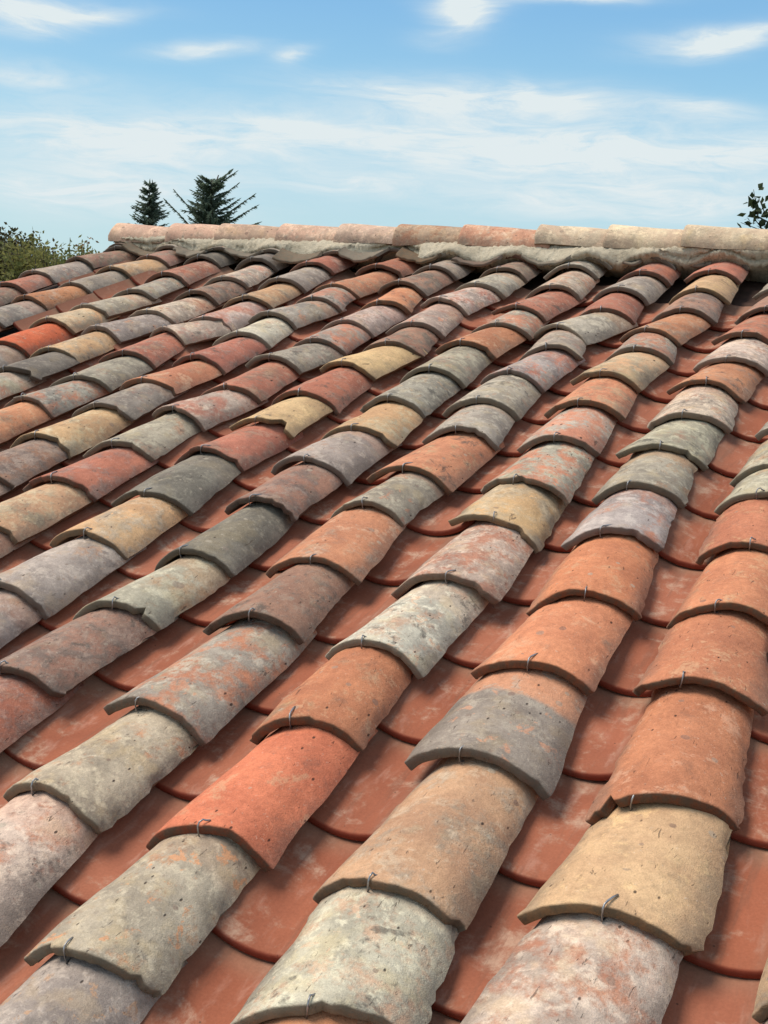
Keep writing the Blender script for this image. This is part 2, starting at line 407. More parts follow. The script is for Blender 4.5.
def cover_mesh(u_n, y_n, seed, hw=0.104, rise=0.057, L=0.345, taper=0.80, th=0.014, rough=1.0, chips=0.5, notch=None, cut=0.0):
    """half-barrel tile, wide end at y=0; origin on the crown of its lower edge"""
    r = random.Random(seed)
    phim = 2 * math.atan2(rise, hw); rad0 = hw / math.sin(phim)
    ts = [-1, -0.955] + [-0.955 + 1.91 * (k + 1) / (u_n - 1) for k in range(u_n - 2)] + [0.955, 1] if u_n > 8 else [-1 + 2 * k / u_n for k in range(u_n + 1)]
    ts = sorted(set(round(t, 5) for t in ts)); nt = len(ts)
    ys = [L * (1 - (k / y_n)) for k in range(y_n)] + [0.008, 0.0018]
    ys = [y for i, y in enumerate(ys) if not (i < y_n and y < 0.011)]
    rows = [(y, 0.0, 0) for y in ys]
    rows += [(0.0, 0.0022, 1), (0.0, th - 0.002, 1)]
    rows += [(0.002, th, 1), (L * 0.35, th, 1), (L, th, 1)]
    so = r.uniform(0, 500)
    twist = r.uniform(-0.05, 0.05) * rough; skew = r.uniform(-0.10, 0.10) * rough; bow = r.uniform(-0.003, 0.004) * rough
    edge_c = [r.uniform(-1, 1) for _ in range(3)]
    vs = []; rim = []
    for (y, d, isr) in rows:
        f = y / L
        for t in ts:
            tap = 1 + (taper - 1) * f
            phi = t * phim
            rd = rad0 * tap
            z = rd * (math.cos(phi) - 1); x = rd * math.sin(phi)
            z *= 1 + 0.10 * fbm((so, f * 1.5, t * 0.8)) * rough
            # thickness towards the inside
            x -= d * math.sin(phi); z -= d * math.cos(phi)
            x += 0.0045 * rough * fbm((so + 9, f * 2.2, t * 1.1)) * (0.4 + abs(t))
            z += 0.0036 * rough * (1.1 - f) * fbm((so + 31, f * 2.6, t * 1.6)) + 0.0012 * rough * fbm((so + 3, f * 14, t * 7))
            z += bow * math.sin(math.pi * f) + twist * x * (0.6 - f) * 0.7 + skew * x * abs(x) / hw * 0.3
            yy = y
            fr = max(0.0, 1 - y / 0.10)
            yy += fr * (0.0055 * rough * fbm((so + 60, t * 1.6, 0.3)) + 0.0022 * rough * fbm((so + 70, t * 9, d * 60)) + 0.003 * rough * (edge_c[0] * t + edge_c[1] * t * t))
            yy += fr * cut * x
            if y < 0.03:
                ch = max(0.0, fbm((so + 90, t * 4.5, 0.7)) - 0.34) * 0.035 * chips
                cn = max(0.0, abs(t) - 0.90) * 0.035 * (0.5 + 0.5 * edge_c[2])
                yy += (ch + cn) * (1 - y / 0.03)
            if notch and y < 0.07:
                c0, w0, dep = notch
                yy += max(0.0, 1 - ((t - c0) / w0) ** 2) * dep * (1 - y / 0.07)
            if abs(t) > 0.9:  # nibbled sides
                x -= math.copysign(1, t) * max(0.0, fbm((so + 120, f * 11, t))) * 0.010 * chips
            if y > 0.9 * L: yy += 0.008 * fbm((so + 150, t * 4, 0.1))
            vs.append((x, yy, z)); rim.append(float(isr))
    fs = []
    nr = len(rows)
    for i in range(nr - 1):
        for k in range(nt - 1):
            a = i * nt + k
            fs.append((a, a + nt, a + nt + 1, a + 1))
    n_smooth = len(fs)
    dupe = {}

    def side_face(f):
        out = []
        for q in f:
            if q not in dupe:
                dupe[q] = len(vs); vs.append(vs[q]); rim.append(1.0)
            out.append(dupe[q])
        fs.append(tuple(out))

    # side walls between outer and inner skins
    ko = len(ys)
    inner = [nr - 1, nr - 2, nr - 3]; outer = [0, next(i for i, y in enumerate(ys) if y <= L * 0.36), ko - 1]
    for side in (0, nt - 1):
        poly_o = [i * nt + side for i in range(ko)]
        j = 0
        inn = [k * nt + side for k in inner]
        # a fan strip between the outer row and the three inner points
        for i in range(ko - 1):
            tgt = 0 if ys[i] > L * 0.68 else (1 if ys[i] > L * 0.18 else 2)
            f = (poly_o[i], poly_o[i + 1], inn[tgt]); side_face(f if side == 0 else f[::-1])
            tg2 = 0 if ys[i + 1] > L * 0.68 else (1 if ys[i + 1] > L * 0.18 else 2)
            if tg2 != tgt:
                f = (poly_o[i + 1], inn[tg2], inn[tgt]); side_face(f if side == 0 else f[::-1])
        fr = [(ko - 1 + k) * nt + side for k in range(4)]
        f = tuple(fr); side_face(f if side == 0 else f[::-1])
    back = list(range(nt)) + [(nr - 1) * nt + k for k in range(nt - 1, -1, -1)]
    for k in range(nt - 1):
        fs.append((k, k + 1, (nr - 1) * nt + k + 1, (nr - 1) * nt + k))
    mb = MB(); mb.v = vs; mb.f = fs; mb.rim = rim; mb.smooth_n = n_smooth
    return mb


def wear(o, r):
    o['grain'] = r.choice((0.6, 0.8, 1.0, 1.0, 1.25)); o['flake'] = r.choice((0.0, 0.1, 0.5, 0.85)); o['soot'] = r.choice((0.1, 0.3, 0.5, 0.95))
    if o['amount'] < 0.27: o['flake'] = 0.0; o['soot'] = min(o['soot'], 0.35)


def wire_mesh(tail, bend, low, rad):
    mb = MB()
    p = [(0, 0.007, low - 0.002), (-0.0004, -0.0035, low), (0, -0.0042 - bend * 0.2, low * 0.5), (0.0004, -0.0034 - bend * 0.5, -0.001), (0.001, -0.0005, 0.0028 + bend),
         (0.0022, 0.006, 0.0034 + bend), (0.004 + bend, tail * 0.65, 0.0022), (0.006 + 2 * bend, tail, 0.0)]
    mb.tube(p, [rad] * len(p), 6)
    return mb.mesh('wire_hook', STEEL)


WIRES = [wire_mesh(*a) for a in ((0.021, 0.0, -0.0195, 0.0014), (0.014, 0.0012, -0.019, 0.0013), (0.028, 0.0005, -0.020, 0.0015), (0.017, -0.0006, -0.021, 0.0012), (0.010, 0.002, -0.018, 0.0014))]
# clay tint, patina tint, amount of patina, kept strip
KIND = {
    'O': ((208, 142, 104), (186, 152, 124), 0.34, 0.3), 'R': ((190, 122, 96), (168, 132, 114), 0.36, 0.3),
    'X': ((212, 108, 72), (170, 122, 94), 0.12, 0.0), 'N': ((174, 130, 108), (150, 130, 115), 0.48, 0.3),
    'G': ((186, 140, 114), (171, 157, 141), 0.78, 0.5), 'D': ((138, 122, 108), (130, 119, 108), 0.86, 0.2),
    'B': ((212, 168, 126), (188, 166, 138), 0.48, 0.4), 'Y': ((220, 182, 134), (208, 172, 130), 0.34, 0.0),
    'P': ((200, 142, 116), (200, 177, 159), 0.64, 0.3), 'W': ((208, 172, 144), (210, 198, 178), 0.74, 0.4),
    'T': ((214, 126, 90), (176, 134, 106), 0.16, 0.0), 'C': ((208, 150, 114), (190, 176, 152), 0.72, 0.2),
    'H': ((206, 142, 104), (150, 141, 124), 0.88, 0.0), 'Q': ((208, 136, 98), (188, 146, 116), 0.15, 0.0), 'S': ((206, 140, 110), (174, 163, 149), 0.60, 0.3), 'L': ((190, 152, 122), (178, 165, 147), 0.78, 0.7),
    'V': ((182, 140, 116), (170, 156, 139), 0.80, 0.3),
}
PARTLABEL = {'X': 'bright orange red tile', 'Y': 'pale ochre yellow tile', 'D': 'soot dark grey tile'}
# columns of cover tiles from right to left, each tile (across, up the slope, look), in column spacings
COLUMNS = {
    'column_a': [(0.07, -1.49, 'W'), (0.04, -0.64, 'O'), (0.03, 0.27, 'P'), (0.08, 1.15, 'Y', 0.82, 0.17, -0.01), (0.13, 2.02, 'Q', 0.76, 0.30, -0.16), (0.05, 3.11, 'Q', 0.79, 0.09, -0.08), (0.03, 4.03, 'Q', 0.78, 0.12, -0.07), (0.01, 4.96, 'Q', 0.78, 0.12, -0.01), (-0.05, 5.86, 'L'), (-0.02, 6.46, 'L'), (-0.01, 7.37, 'G'), (0.04, 8.34, 'G'), (-0.03, 9.30, 'R'), (-0.03, 10.22, 'N'), (-0.05, 11.10, 'L'), (0.05, 11.99, 'O'), (0.04, 12.95, 'P')],
    'column_b': [(-0.85, -1.68, 'L'), (-0.90, -0.79, 'O'), (-0.87, 0.18, 'W', 0.86, 0.28, -0.04), (-0.92, 0.92, 'B', 0.79, 0.09, -0.09), (-0.90, 1.99, 'H:strip', 0.86, 0.01, -0.09), (-0.92, 2.94, 'Q', 0.76, 0.18, -0.03), (-0.89, 3.88, 'Q', 0.78, 0.16, 0.00), (-0.98, 4.87, 'S', 0.73, 0.29, -0.07), (-1.01, 5.75, 'L', 0.76, 0.14, -0.10), (-1.04, 6.59, 'L', 0.80, 0.25, -0.01), (-1.00, 7.45, 'P', 0.79, 0.19, -0.05), (-1.06, 8.41, 'O', 0.81, 0.00, 0.00), (-0.96, 9.20, 'P'), (-0.99, 10.14, 'R'), (-0.92, 11.24, 'N'), (-0.91, 12.27, 'G')],
    'column_c': [(-2.03, -1.90, 'P'), (-1.94, -0.93, 'L'), (-1.98, 0.02, 'C', 0.70, 0.21, -0.09), (-1.95, 0.92, 'T', 0.72, 0.15, -0.03), (-1.94, 1.92, 'Q', 0.70, 0.21, -0.08), (-1.96, 2.81, 'W', 0.72, 0.11, -0.08), (-1.90, 3.79, 'P', 0.83, 0.06, 0.03), (-1.89, 4.79, 'B:dip', 0.84, -0.11, -0.03), (-1.95, 5.56, 'S', 0.84, -0.11, -0.07), (-1.98, 6.56, 'S', 0.74, 0.17, -0.03), (-2.04, 7.52, 'O'), (-2.09, 8.43, 'B'), (-2.00, 9.32, 'S'), (-2.06, 10.07, 'O'), (-1.88, 10.99, 'N'), (-1.92, 11.97, 'Y'), (-1.95, 12.95, 'R')],
    'column_d': [(-2.99, -1.92, 'O'), (-2.98, -1.01, 'R'), (-2.92, -0.09, 'P'), (-2.94, 0.85, 'C', 0.78, -0.02, -0.09), (-2.89, 1.73, 'S', 0.78, 0.01, -0.12), (-2.90, 2.85, 'N', 0.75, 0.16, -0.00), (-2.92, 3.70, 'O', 0.80, 0.01, 0.01), (-3.02, 4.73, 'G', 0.70, 0.19, -0.01), (-2.98, 5.50, 'O'), (-2.93, 6.50, 'V'), (-3.04, 7.31, 'L'), (-3.06, 8.22, 'S'), (-2.97, 9.17, 'G'), (-3.11, 9.97, 'L'), (-2.81, 10.80, 'R'), (-2.90, 11.84, 'V'), (-2.85, 12.74, 'R')],
    'column_e': [(-4.00, -2.14, 'O'), (-4.03, -1.17, 'G'), (-4.06, -0.19, 'S'), (-4.00, 0.74, 'R'), (-4.04, 1.72, 'N'), (-3.94, 2.65, 'L', 0.70, 0.30, -0.01), (-3.89, 3.53, 'D', 0.71, 0.12, -0.08), (-3.92, 4.51, 'N', 0.74, 0.05, -0.05), (-3.94, 5.42, 'G'), (-3.88, 6.25, 'B'), (-3.94, 7.12, 'L'), (-3.93, 8.11, 'V'), (-3.97, 9.10, 'O'), (-3.86, 9.93, 'S'), (-3.90, 10.72, 'R'), (-3.81, 11.78, 'P'), (-3.94, 12.93, 'G')],
    'column_f': [(-4.91, -1.93, 'P'), (-4.90, -1.04, 'O'), (-4.97, -0.18, 'B'), (-4.94, 0.78, 'R'), (-4.93, 1.66, 'G'), (-4.93, 2.59, 'L'), (-4.92, 3.51, 'B', 0.73, 0.15, -0.01), (-4.90, 4.33, 'D'), (-5.01, 5.35, 'R'), (-4.94, 6.18, 'Y:notch'), (-4.94, 7.02, 'R'), (-4.99, 8.06, 'Y'), (-4.84, 8.89, 'N'), (-4.90, 9.71, 'P'), (-5.02, 10.86, 'P'), (-4.87, 11.70, 'L'), (-4.88, 12.59, 'N')],
    'column_g': [(-5.99, 0.59, 'R'), (-6.00, 1.53, 'L'), (-6.00, 2.43, 'N'), (-5.98, 3.42, 'B'), (-5.96, 4.34, 'R'), (-5.98, 5.23, 'L'), (-6.00, 6.22, 'P'), (-5.87, 6.97, 'R'), (-5.95, 8.06, 'V'), (-5.81, 8.79, 'S'), (-5.83, 9.60, 'P'), (-5.79, 10.55, 'O'), (-6.01, 11.61, 'N'), (-5.95, 12.54, 'G')],
    'column_h': [(-6.95, 1.54, 'L'), (-6.97, 2.40, 'R'), (-6.91, 3.38, 'G'), (-6.89, 4.27, 'N'), (-6.92, 5.17, 'B'), (-6.92, 6.09, 'V'), (-6.95, 6.94, 'O'), (-6.89, 7.83, 'R'), (-6.90, 8.81, 'W'), (-7.01, 9.74, 'G'), (-6.83, 10.56, 'S'), (-6.92, 11.27, 'O'), (-6.80, 12.47, 'R')],
    'column_i': [(-7.93, 3.33, 'G'), (-7.94, 4.21, 'L'), (-7.91, 5.09, 'O'), (-7.92, 6.05, 'S'), (-7.82, 6.82, 'V'), (-7.88, 7.76, 'R'), (-8.05, 8.78, 'P'), (-7.78, 9.33, 'P'), (-7.86, 10.41, 'B'), (-7.92, 11.45, 'G'), (-8.01, 12.47, 'R')],
    'column_j': [(-8.90, 5.01, 'G'), (-8.93, 5.99, 'S'), (-8.95, 6.84, 'D'), (-8.98, 7.66, 'B'), (-9.02, 8.62, 'V'), (-8.83, 9.46, 'P'), (-8.84, 10.51, 'N'), (-8.87, 11.35, 'P'), (-9.10, 12.58, 'D')],
    'column_k': [(-9.92, 5.91, 'R'), (-9.84, 6.76, 'G'), (-9.89, 7.72, 'X'), (-10.03, 8.79, 'B'), (-9.99, 9.49, 'L'), (-9.88, 10.37, 'G'), (-10.02, 11.41, 'R'), (-10.17, 12.57, 'D')],
    'column_l': [(-11.26, 7.85, 'O'), (-11.28, 8.76, 'G'), (-11.32, 9.74, 'O'), (-11.19, 10.62, 'G'), (-11.22, 11.62, 'B'), (-11.09, 12.43, 'N')],
    'column_m': [(-12.41, 7.61, 'G'), (-12.40, 8.52, 'R'), (-12.32, 9.41, 'N'), (-12.36, 10.35, 'R'), (-12.44, 11.14, 'G'), (-12.41, 12.16, 'N'), (-12.20, 12.96, 'D')],
    'column_z': [(1.14, -1.71, 'G'), (1.12, -0.81, 'O'), (1.14, 0.10, 'S'), (1.14, 1.08, 'B'), (1.14, 2.06, 'L'), (1.12, 2.94, 'W'), (1.15, 3.82, 'G'), (1.14, 4.75, 'O'), (1.16, 5.64, 'R'), (1.13, 6.60, 'B'), (1.13, 7.54, 'L'), (1.14, 8.43, 'O'), (1.14, 9.31, 'G'), (1.15, 10.28, 'N'), (1.12, 11.16, 'P'), (1.13, 12.05, 'L'), (1.13, 12.96, 'S')],
    'column_y': [(2.10, -1.70, 'O'), (2.06, -0.83, 'G'), (2.08, 0.11, 'W'), (2.04, 0.98, 'B'), (2.09, 1.86, 'G'), (2.07, 2.76, 'G'), (2.04, 3.66, 'L'), (2.07, 4.60, 'P'), (2.04, 5.50, 'N'), (2.11, 6.37, 'G'), (2.00, 7.31, 'O'), (2.11, 8.18, 'G'), (2.09, 9.15, 'W'), (2.06, 10.08, 'W'), (2.04, 10.99, 'O'), (2.01, 11.88, 'O'), (2.00, 12.84, 'B')],
    'column_x': [(3.06, -1.50, 'L'), (3.06, -0.62, 'V'), (3.05, 0.33, 'V'), (3.00, 1.25, 'W'), (3.05, 2.18, 'P'), (3.01, 3.11, 'S'), (3.10, 3.98, 'O'), (3.03, 4.87, 'R'), (3.06, 5.74, 'B'), (3.11, 6.63, 'B'), (3.05, 7.52, 'B'), (3.00, 8.39, 'O'), (3.03, 9.34, 'B'), (3.08, 10.25, 'N'), (3.10, 11.12, 'L'), (3.10, 12.06, 'N'), (3.09, 12.97, 'G')],
    'column_w': [(4.01, -1.20, 'W'), (4.05, -0.32, 'S'), (4.11, 0.57, 'O'), (3.99, 1.51, 'P'), (4.00, 2.39, 'W'), (4.05, 3.32, 'V'), (4.09, 4.21, 'S'), (4.01, 5.10, 'G'), (4.00, 5.96, 'S'), (4.10, 6.88, 'O'), (4.09, 7.78, 'N'), (4.04, 8.71, 'G'), (4.06, 9.60, 'G'), (4.04, 10.50, 'O'), (4.09, 11.38, 'G'), (4.10, 12.28, 'L')],
    'column_v': [(5.03, -1.90, 'O'), (5.00, -0.93, 'G'), (5.01, 0.04, 'G'), (5.01, 0.94, 'O'), (5.05, 1.88, 'R'), (5.09, 2.83, 'R'), (5.06, 3.71, 'N'), (5.11, 4.65, 'R'), (5.11, 5.60, 'R'), (5.05, 6.48, 'W'), (5.08, 7.37, 'G'), (5.10, 8.26, 'B'), (5.02, 9.23, 'N'), (5.03, 10.17, 'L'), (5.05, 11.12, 'V'), (5.10, 12.10, 'B'), (5.11, 13.02, 'S')],
}
PANS = {0: 0.60, 1: 0.55, 2: 0.49, 3: 0.38}


def near(u, v):
    """how finely a tile is modelled: by its distance from the eave corner where one stands"""
    d = math.hypot(u - 1.15, v + 2.6)
    return 0 if d < 8 else (1 if d < 12 else 2)


cnt = 0
for cname, tiles in COLUMNS.items():
    for i, (u, v, k, *own) in enumerate(tiles):
        special = None
        if ':' in k: k, special = k.split(':')
        lod = near(u, v)
        un_, vn_ = (tiles[i + 1][0], tiles[i + 1][1]) if i + 1 < len(tiles) else (u, v + 0.9)
        un, yn = ((22, 18), (16, 11), (12, 8))[lod]
        seed = 1000 + cnt * 7; cnt += 1
        r = random.Random(seed)
        rs = 1.0 if k not in 'OX' else 0.75
        hw = 0.106 + r.uniform(-0.004, 0.005); cut = r.uniform(0.02, 0.18); hook = -0.05
        if own: hw, cut, hook = own[0] * S / 2, own[1], own[2]
        rise = 0.053 + r.uniform(-0.010, 0.007)
        mb = cover_mesh(un, yn, seed, hw, rise, min(0.40, (vn_ - v + 0.34) * S), r.uniform(0.75, 0.80), r.uniform(0.0140, 0.0175), rs,
                        r.choice((0.3, 0.6, 0.9, 1.3)), (0.52, 0.16, 0.035) if special == 'notch' else None, cut)
        yaw = -math.atan2(un_ - u, vn_ - v) + r.gauss(0, R_(0.8)); roll = r.gauss(0, R_(1.3)); tilt = -0.086 + r.uniform(-0.010, 0.006)
        if special == 'dip': roll = R_(7); yaw += R_(-3)
        M = Matrix.Translation((u * S, v * S, 0)) @ Matrix.Rotation(yaw, 4, 'Z') @ Matrix.Rotation(roll, 4, 'Y') @ Matrix.Rotation(tilt, 4, 'X')
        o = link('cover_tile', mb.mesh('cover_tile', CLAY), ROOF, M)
        tn, pt, am, stp = KIND[k]
        jit = lambda c: tuple(max(0.0, x * f) for x, f in zip(srgb(*c), (lambda b: (b, b * r.uniform(.96, 1.05), b * r.uniform(.95, 1.06)))(r.uniform(0.88, 1.12))))
        o['tint'] = jit(tn); o['patina'] = jit(pt)
        o['amount'] = min(0.97, max(0.08, am + r.uniform(-0.10, 0.10))); o['strip'] = stp if r.random() < 0.6 else 0.0
        o['seed'] = r.uniform(0, 100)
        wear(o, r)
        if special == 'strip': o['strip'] = 1.0
        if special == 'notch': o['label'] = 'pale ochre yellow tile with a bite broken out of its lower edge'
        elif k in PARTLABEL: o['label'] = PARTLABEL[k]
        if special != 'nohook':
            h = link('wire_hook', r.choice(WIRES), o, Matrix.Translation((hook * S + r.uniform(-0.004, 0.004), 0.001 + cut * hook * S, -0.6 * (hook * S) ** 2 / 0.1)) @ Matrix.Rotation(r.uniform(-0.5, 0.5), 4, 'Z') @ Matrix.Rotation(r.uniform(-0.12, 0.12), 4, 'Y'))


# pan tiles: new smooth channel tiles between the columns
def pan_mesh(un, yn):
    L, hw, rise, th = 0.36, 0.117, 0.050, 0.016
    phim = 2 * math.atan2(rise, hw); rad = hw / math.sin(phim)
    rows = [(L * (1 - k / yn), 0, 0) for k in range(yn)] + [(0.003, 0, 0), (0.0, 0.003, 1), (0.0, th - 0.002, 1), (0.003, th, 1), (L, th, 1)]
    ts = [-1 + 2 * k / un for k in range(un + 1)]; nt = len(ts)
    mb = MB(); mb.rim = []
    for y, d, isr in rows:
        tap = 0.86 + 0.14 * (y / L)
        for t in ts:
            phi = t * phim; rr = (rad + d) * tap
            mb.v.append((rr * math.sin(phi), y + (0.003 * t * t if y < 0.05 else 0), th + rad * tap - rr * math.cos(phi)))
            mb.rim.append(float(isr))
    for i in range(len(rows) - 1):
        for k in range(nt - 1):
            a = i * nt + k
            mb.f.append((a, a + nt, a + nt + 1, a + 1))
    return mb


PANM = [pan_mesh(14, 5).mesh('pan_tile', PAN), pan_mesh(8, 2).mesh('pan_tile', PAN)]
for ch in range(-5, 12):
    uc = -0.5 - ch
    v0 = PANS.get(ch, rng.uniform(0, 0.89)) - 0.89 * 3
    k = 0
    while True:
        v = v0 + 0.89 * k; k += 1
        if v > 11.95: break
        if v < -2.1 or (ch > 5 and v < 13 - (12 - ch) * 2.1) : continue
        if ch > 8 and v < 6: continue
        uj = uc + 0.05 + rng.uniform(-0.02, 0.02) + {0: .02, 1: -0.02, 2: -0.1, 3: -0.1}.get(ch, 0.0) * min(1, max(0, v / 4))
        M = Matrix.Translation((uj * S, v * S, -0.360 * S)) @ Matrix.Rotation(rng.gauss(0, R_(0.7)), 4, 'Z') @ Matrix.Rotation(-0.066, 4, 'X') @ Matrix.Rotation(rng.gauss(0, R_(1.0)), 4, 'Y')
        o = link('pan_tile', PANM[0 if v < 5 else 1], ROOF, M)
        o['seed'] = rng.uniform(0, 100)

# deck under the tiles and the other slope behind the ridge
UL, UR = -12.95, 6.2
RV = 14.05
mb = MB(); mb.box((UL * S, -2.4 * S, -0.17), (UR * S, RV * S, -0.115))
link('roof_deck', mb.mesh('roof_deck', UNDER, False), ROOF)
mb = MB(); t2 = math.tan(2 * PITCH)
x0, x1, y0 = UL * S, UR * S, RV * S + 0.002
D2 = 3.6
mb.add([(x0, y0, -0.06), (x1, y0, -0.06), (x1, y0 + D2, -0.06 - D2 * t2), (x0, y0 + D2, -0.06 - D2 * t2),
        (x0, y0, -0.17), (x1, y0, -0.17), (x1, y0 + D2, -0.17 - D2 * t2), (x0, y0 + D2, -0.17 - D2 * t2)],
       [(0, 1, 2, 3), (7, 6, 5, 4), (0, 4, 5, 1), (1, 5, 6, 2), (2, 6, 7, 3), (3, 7, 4, 0)])
link('rear_slope', mb.mesh('rear_slope', PAN, False), ROOF)
# walls of the building (vertical, so rotated back out of the roof frame)
inv = Matrix.Rotation(-PITCH, 4, 'X')
eave_y = -2.2 * S * math.cos(PITCH); rear_y = RV * S * math.cos(PITCH) + 3.3
zt = -2.2 * S * math.sin(PITCH) - 0.20
mb = MB(); mb.box((UL * S + 0.06, eave_y + 0.12, -Z0), (UR * S - 0.06, rear_y, zt))
ry = RV * S * math.cos(PITCH); rz = RV * S * math.sin(PITCH) - 0.22
for xx in (UL * S + 0.06, UR * S - 0.26):
    mb.add([(xx, eave_y + 0.12, zt), (xx, rear_y, zt), (xx, ry, rz), (xx + 0.2, eave_y + 0.12, zt), (xx + 0.2, rear_y, zt), (xx + 0.2, ry, rz)],
           [(0, 1, 2), (5, 4, 3), (0, 2, 5, 3), (1, 4, 5, 2)])
link('wall', mb.mesh('wall', RENDER, False), ROOF, inv)

# ---------------------------------------------------------------- ridge: mortar bed, closing tiles, ridge tiles
axis_v = lambda u: 13.75 + 0.05 * (u + 6)
RIDGE = [(-12.45, (225, 183, 155), (220, 183, 157), .4), (-11.27, (220, 175, 148), (210, 175, 150), .45), (-10.29, (216, 176, 148), (207, 173, 146), .6),
         (-9.13, (224, 180, 152), (220, 186, 160), .55), (-8.02, (218, 181, 156), (216, 183, 158), .6), (-7.01, (190, 140, 108), (196, 166, 138), .5),
         (-5.89, (218, 160, 128), (222, 188, 160), .4), (-4.69, (225, 192, 160), (225, 200, 169), .5), (-3.64, (230, 200, 166), (228, 204, 170), .45),
         (-2.55, (226, 198, 164), (222, 198, 166), .5), (-1.38, (225, 198, 162), (220, 197, 163), .5), (-0.2, (222, 185, 152), (216, 190, 159), .4),
         (1.0, (225, 194, 160), (218, 194, 162), .5), (2.15, (220, 180, 149), (212, 190, 160), .5), (3.35, (222, 190, 156), (216, 194, 163), .5),
         (4.5, (225, 194, 160), (218, 194, 162), .5)]
for i, (u, tn, pt, am) in enumerate(RIDGE):
    r = random.Random(77 + i)
    nx = RIDGE[i + 1][0] if i + 1 < len(RIDGE) else u + 1.2
    L = (nx - u) * S + 0.07
    mb = cover_mesh(16, 10, 500 + i, 0.098, 0.080, L, 0.86, 0.015, 0.8, 0.5)
    h = (0.30 + 0.09 * max(0, min(1, (u + 12.9) / 10.3))) * S
    # the tile's wide end points left, its crown line along the ridge
    M = Matrix.Translation((u * S, axis_v(u) * S, h)) @ Matrix.Rotation(-math.pi / 2 + 0.05 + r.gauss(0, R_(1.2)), 4, 'Z') @ Matrix.Rotation(-0.050 + r.uniform(-0.012, 0.012), 4, 'X') @ Matrix.Rotation(-PITCH * 0.6 + r.gauss(0, R_(1.5)), 4, 'Y')
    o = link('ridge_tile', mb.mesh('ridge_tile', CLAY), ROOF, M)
    o['tint'] = srgb(*tn); o['patina'] = srgb(*pt); o['amount'] = am; o['strip'] = 0.0; o['seed'] = 3.0 + i * 5.37; wear(o, r); o['soot'] = 0.15; o['flake'] = 0.1

# crown positions of the columns at the ridge
TOPS = [-12.2, -11.1, -10.1, -9.05, -7.9, -6.95, -5.95, -4.95, -3.85, -2.95, -1.97, -0.98, 0.03, 1.03, 2.0, 3.0, 4.0, 5.0]
TOPV = [13.05, 13.0, 13.0, 13.0, 13.05, 13.35, 13.2, 13.25, 13.33, 13.48, 13.68, 13.7, 13.75, 13.8, 13.85, 13.9, 13.95, 14.0]
TOPV = [v - 0.03 for v in TOPV]
TOPK = 'NGGGGGWRLGGGNRGBOG'


def lip(u):
    """height of the mortar's lower lip: humps over the columns, sagging between"""
    j = min(range(len(TOPS)), key=lambda q: abs(TOPS[q] - u)); d = abs(u - TOPS[j])
    amp = 0.10 if u < -6.5 else 0.16
    return (-0.03 if u < -6.5 else -0.06) + amp * (0.5 + 0.5 * math.cos(min(1.0, d / 0.5) * math.pi))


def frontv(u):
    for a, b, va, vb in zip(TOPS, TOPS[1:], TOPV, TOPV[1:]):
        if a <= u <= b: return va + (vb - va) * (u - a) / (b - a)
    return TOPV[0] if u < TOPS[0] else TOPV[-1]


mb = MB(); NU = 900; prof = 7
us = [-12.38 + (18.5 * k / NU) for k in range(NU + 1)]
for u in us:
    fv = frontv(u) + (0.06 if u < -6.5 else -0.06) + 0.10 * fbm((u * 1.3, 2.0, 0)); l = lip(u) + 0.03 * fbm((u * 2.1, 5.0, 0))
    av = axis_v(u)
    pr = [(av, -0.40), (fv + 0.10, l - 0.14), (fv + 0.01, l - 0.04), (fv, l), (fv + 0.07, l + 0.045),
          (fv * 0.55 + (av - 0.36) * 0.45, (l * 0.45 + 0.12 * 0.55) + 0.01), (av - 0.36, 0.13), (av - 0.05, 0.20), (av + 0.35, -0.10), (av + 0.75, -0.55)]
    for q, (v, w) in enumerate(pr):
        nn = fbm((u * 5.0, v * 5.0, q)) * 0.012 + fbm((u * 21.0, v * 18.0, q * 3.1)) * 0.026
        mb.v.append((u * S, (v + nn * 0.6) * S, (w + nn) * S))
prof = 10
for i in range(NU):
    for q in range(prof - 1):
        a = i * prof + q
        mb.f.append((a, a + prof, a + prof + 1, a + 1))
mb.f.append(tuple(range(prof))); mb.f.append(tuple(NU * prof + q for q in range(prof - 1, -1, -1)))
link('mortar_bed', mb.mesh('mortar_bed', MORTAR), ROOF)
for j, (u, v) in enumerate(zip(TOPS, TOPV)):
    r = random.Random(900 + j)
    mb = cover_mesh(14, 8, 900 + j, 0.104, 0.056, 0.30, 0.85, 0.016, 1.0, 0.8)
    M = Matrix.Translation((u * S, v * S, 0.050 * S)) @ Matrix.Rotation(r.gauss(0, R_(2)), 4, 'Z') @ Matrix.Rotation(r.gauss(0, R_(2)), 4, 'Y') @ Matrix.Rotation(-0.03, 4, 'X')
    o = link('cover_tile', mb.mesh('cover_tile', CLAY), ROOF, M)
    tn, pt, am, stp = KIND[TOPK[j]]
    o['tint'] = srgb(*tn); o['patina'] = srgb(*pt); o['amount'] = am; o['strip'] = 0.0; o['seed'] = 41.0 + j * 3.3; wear(o, r)
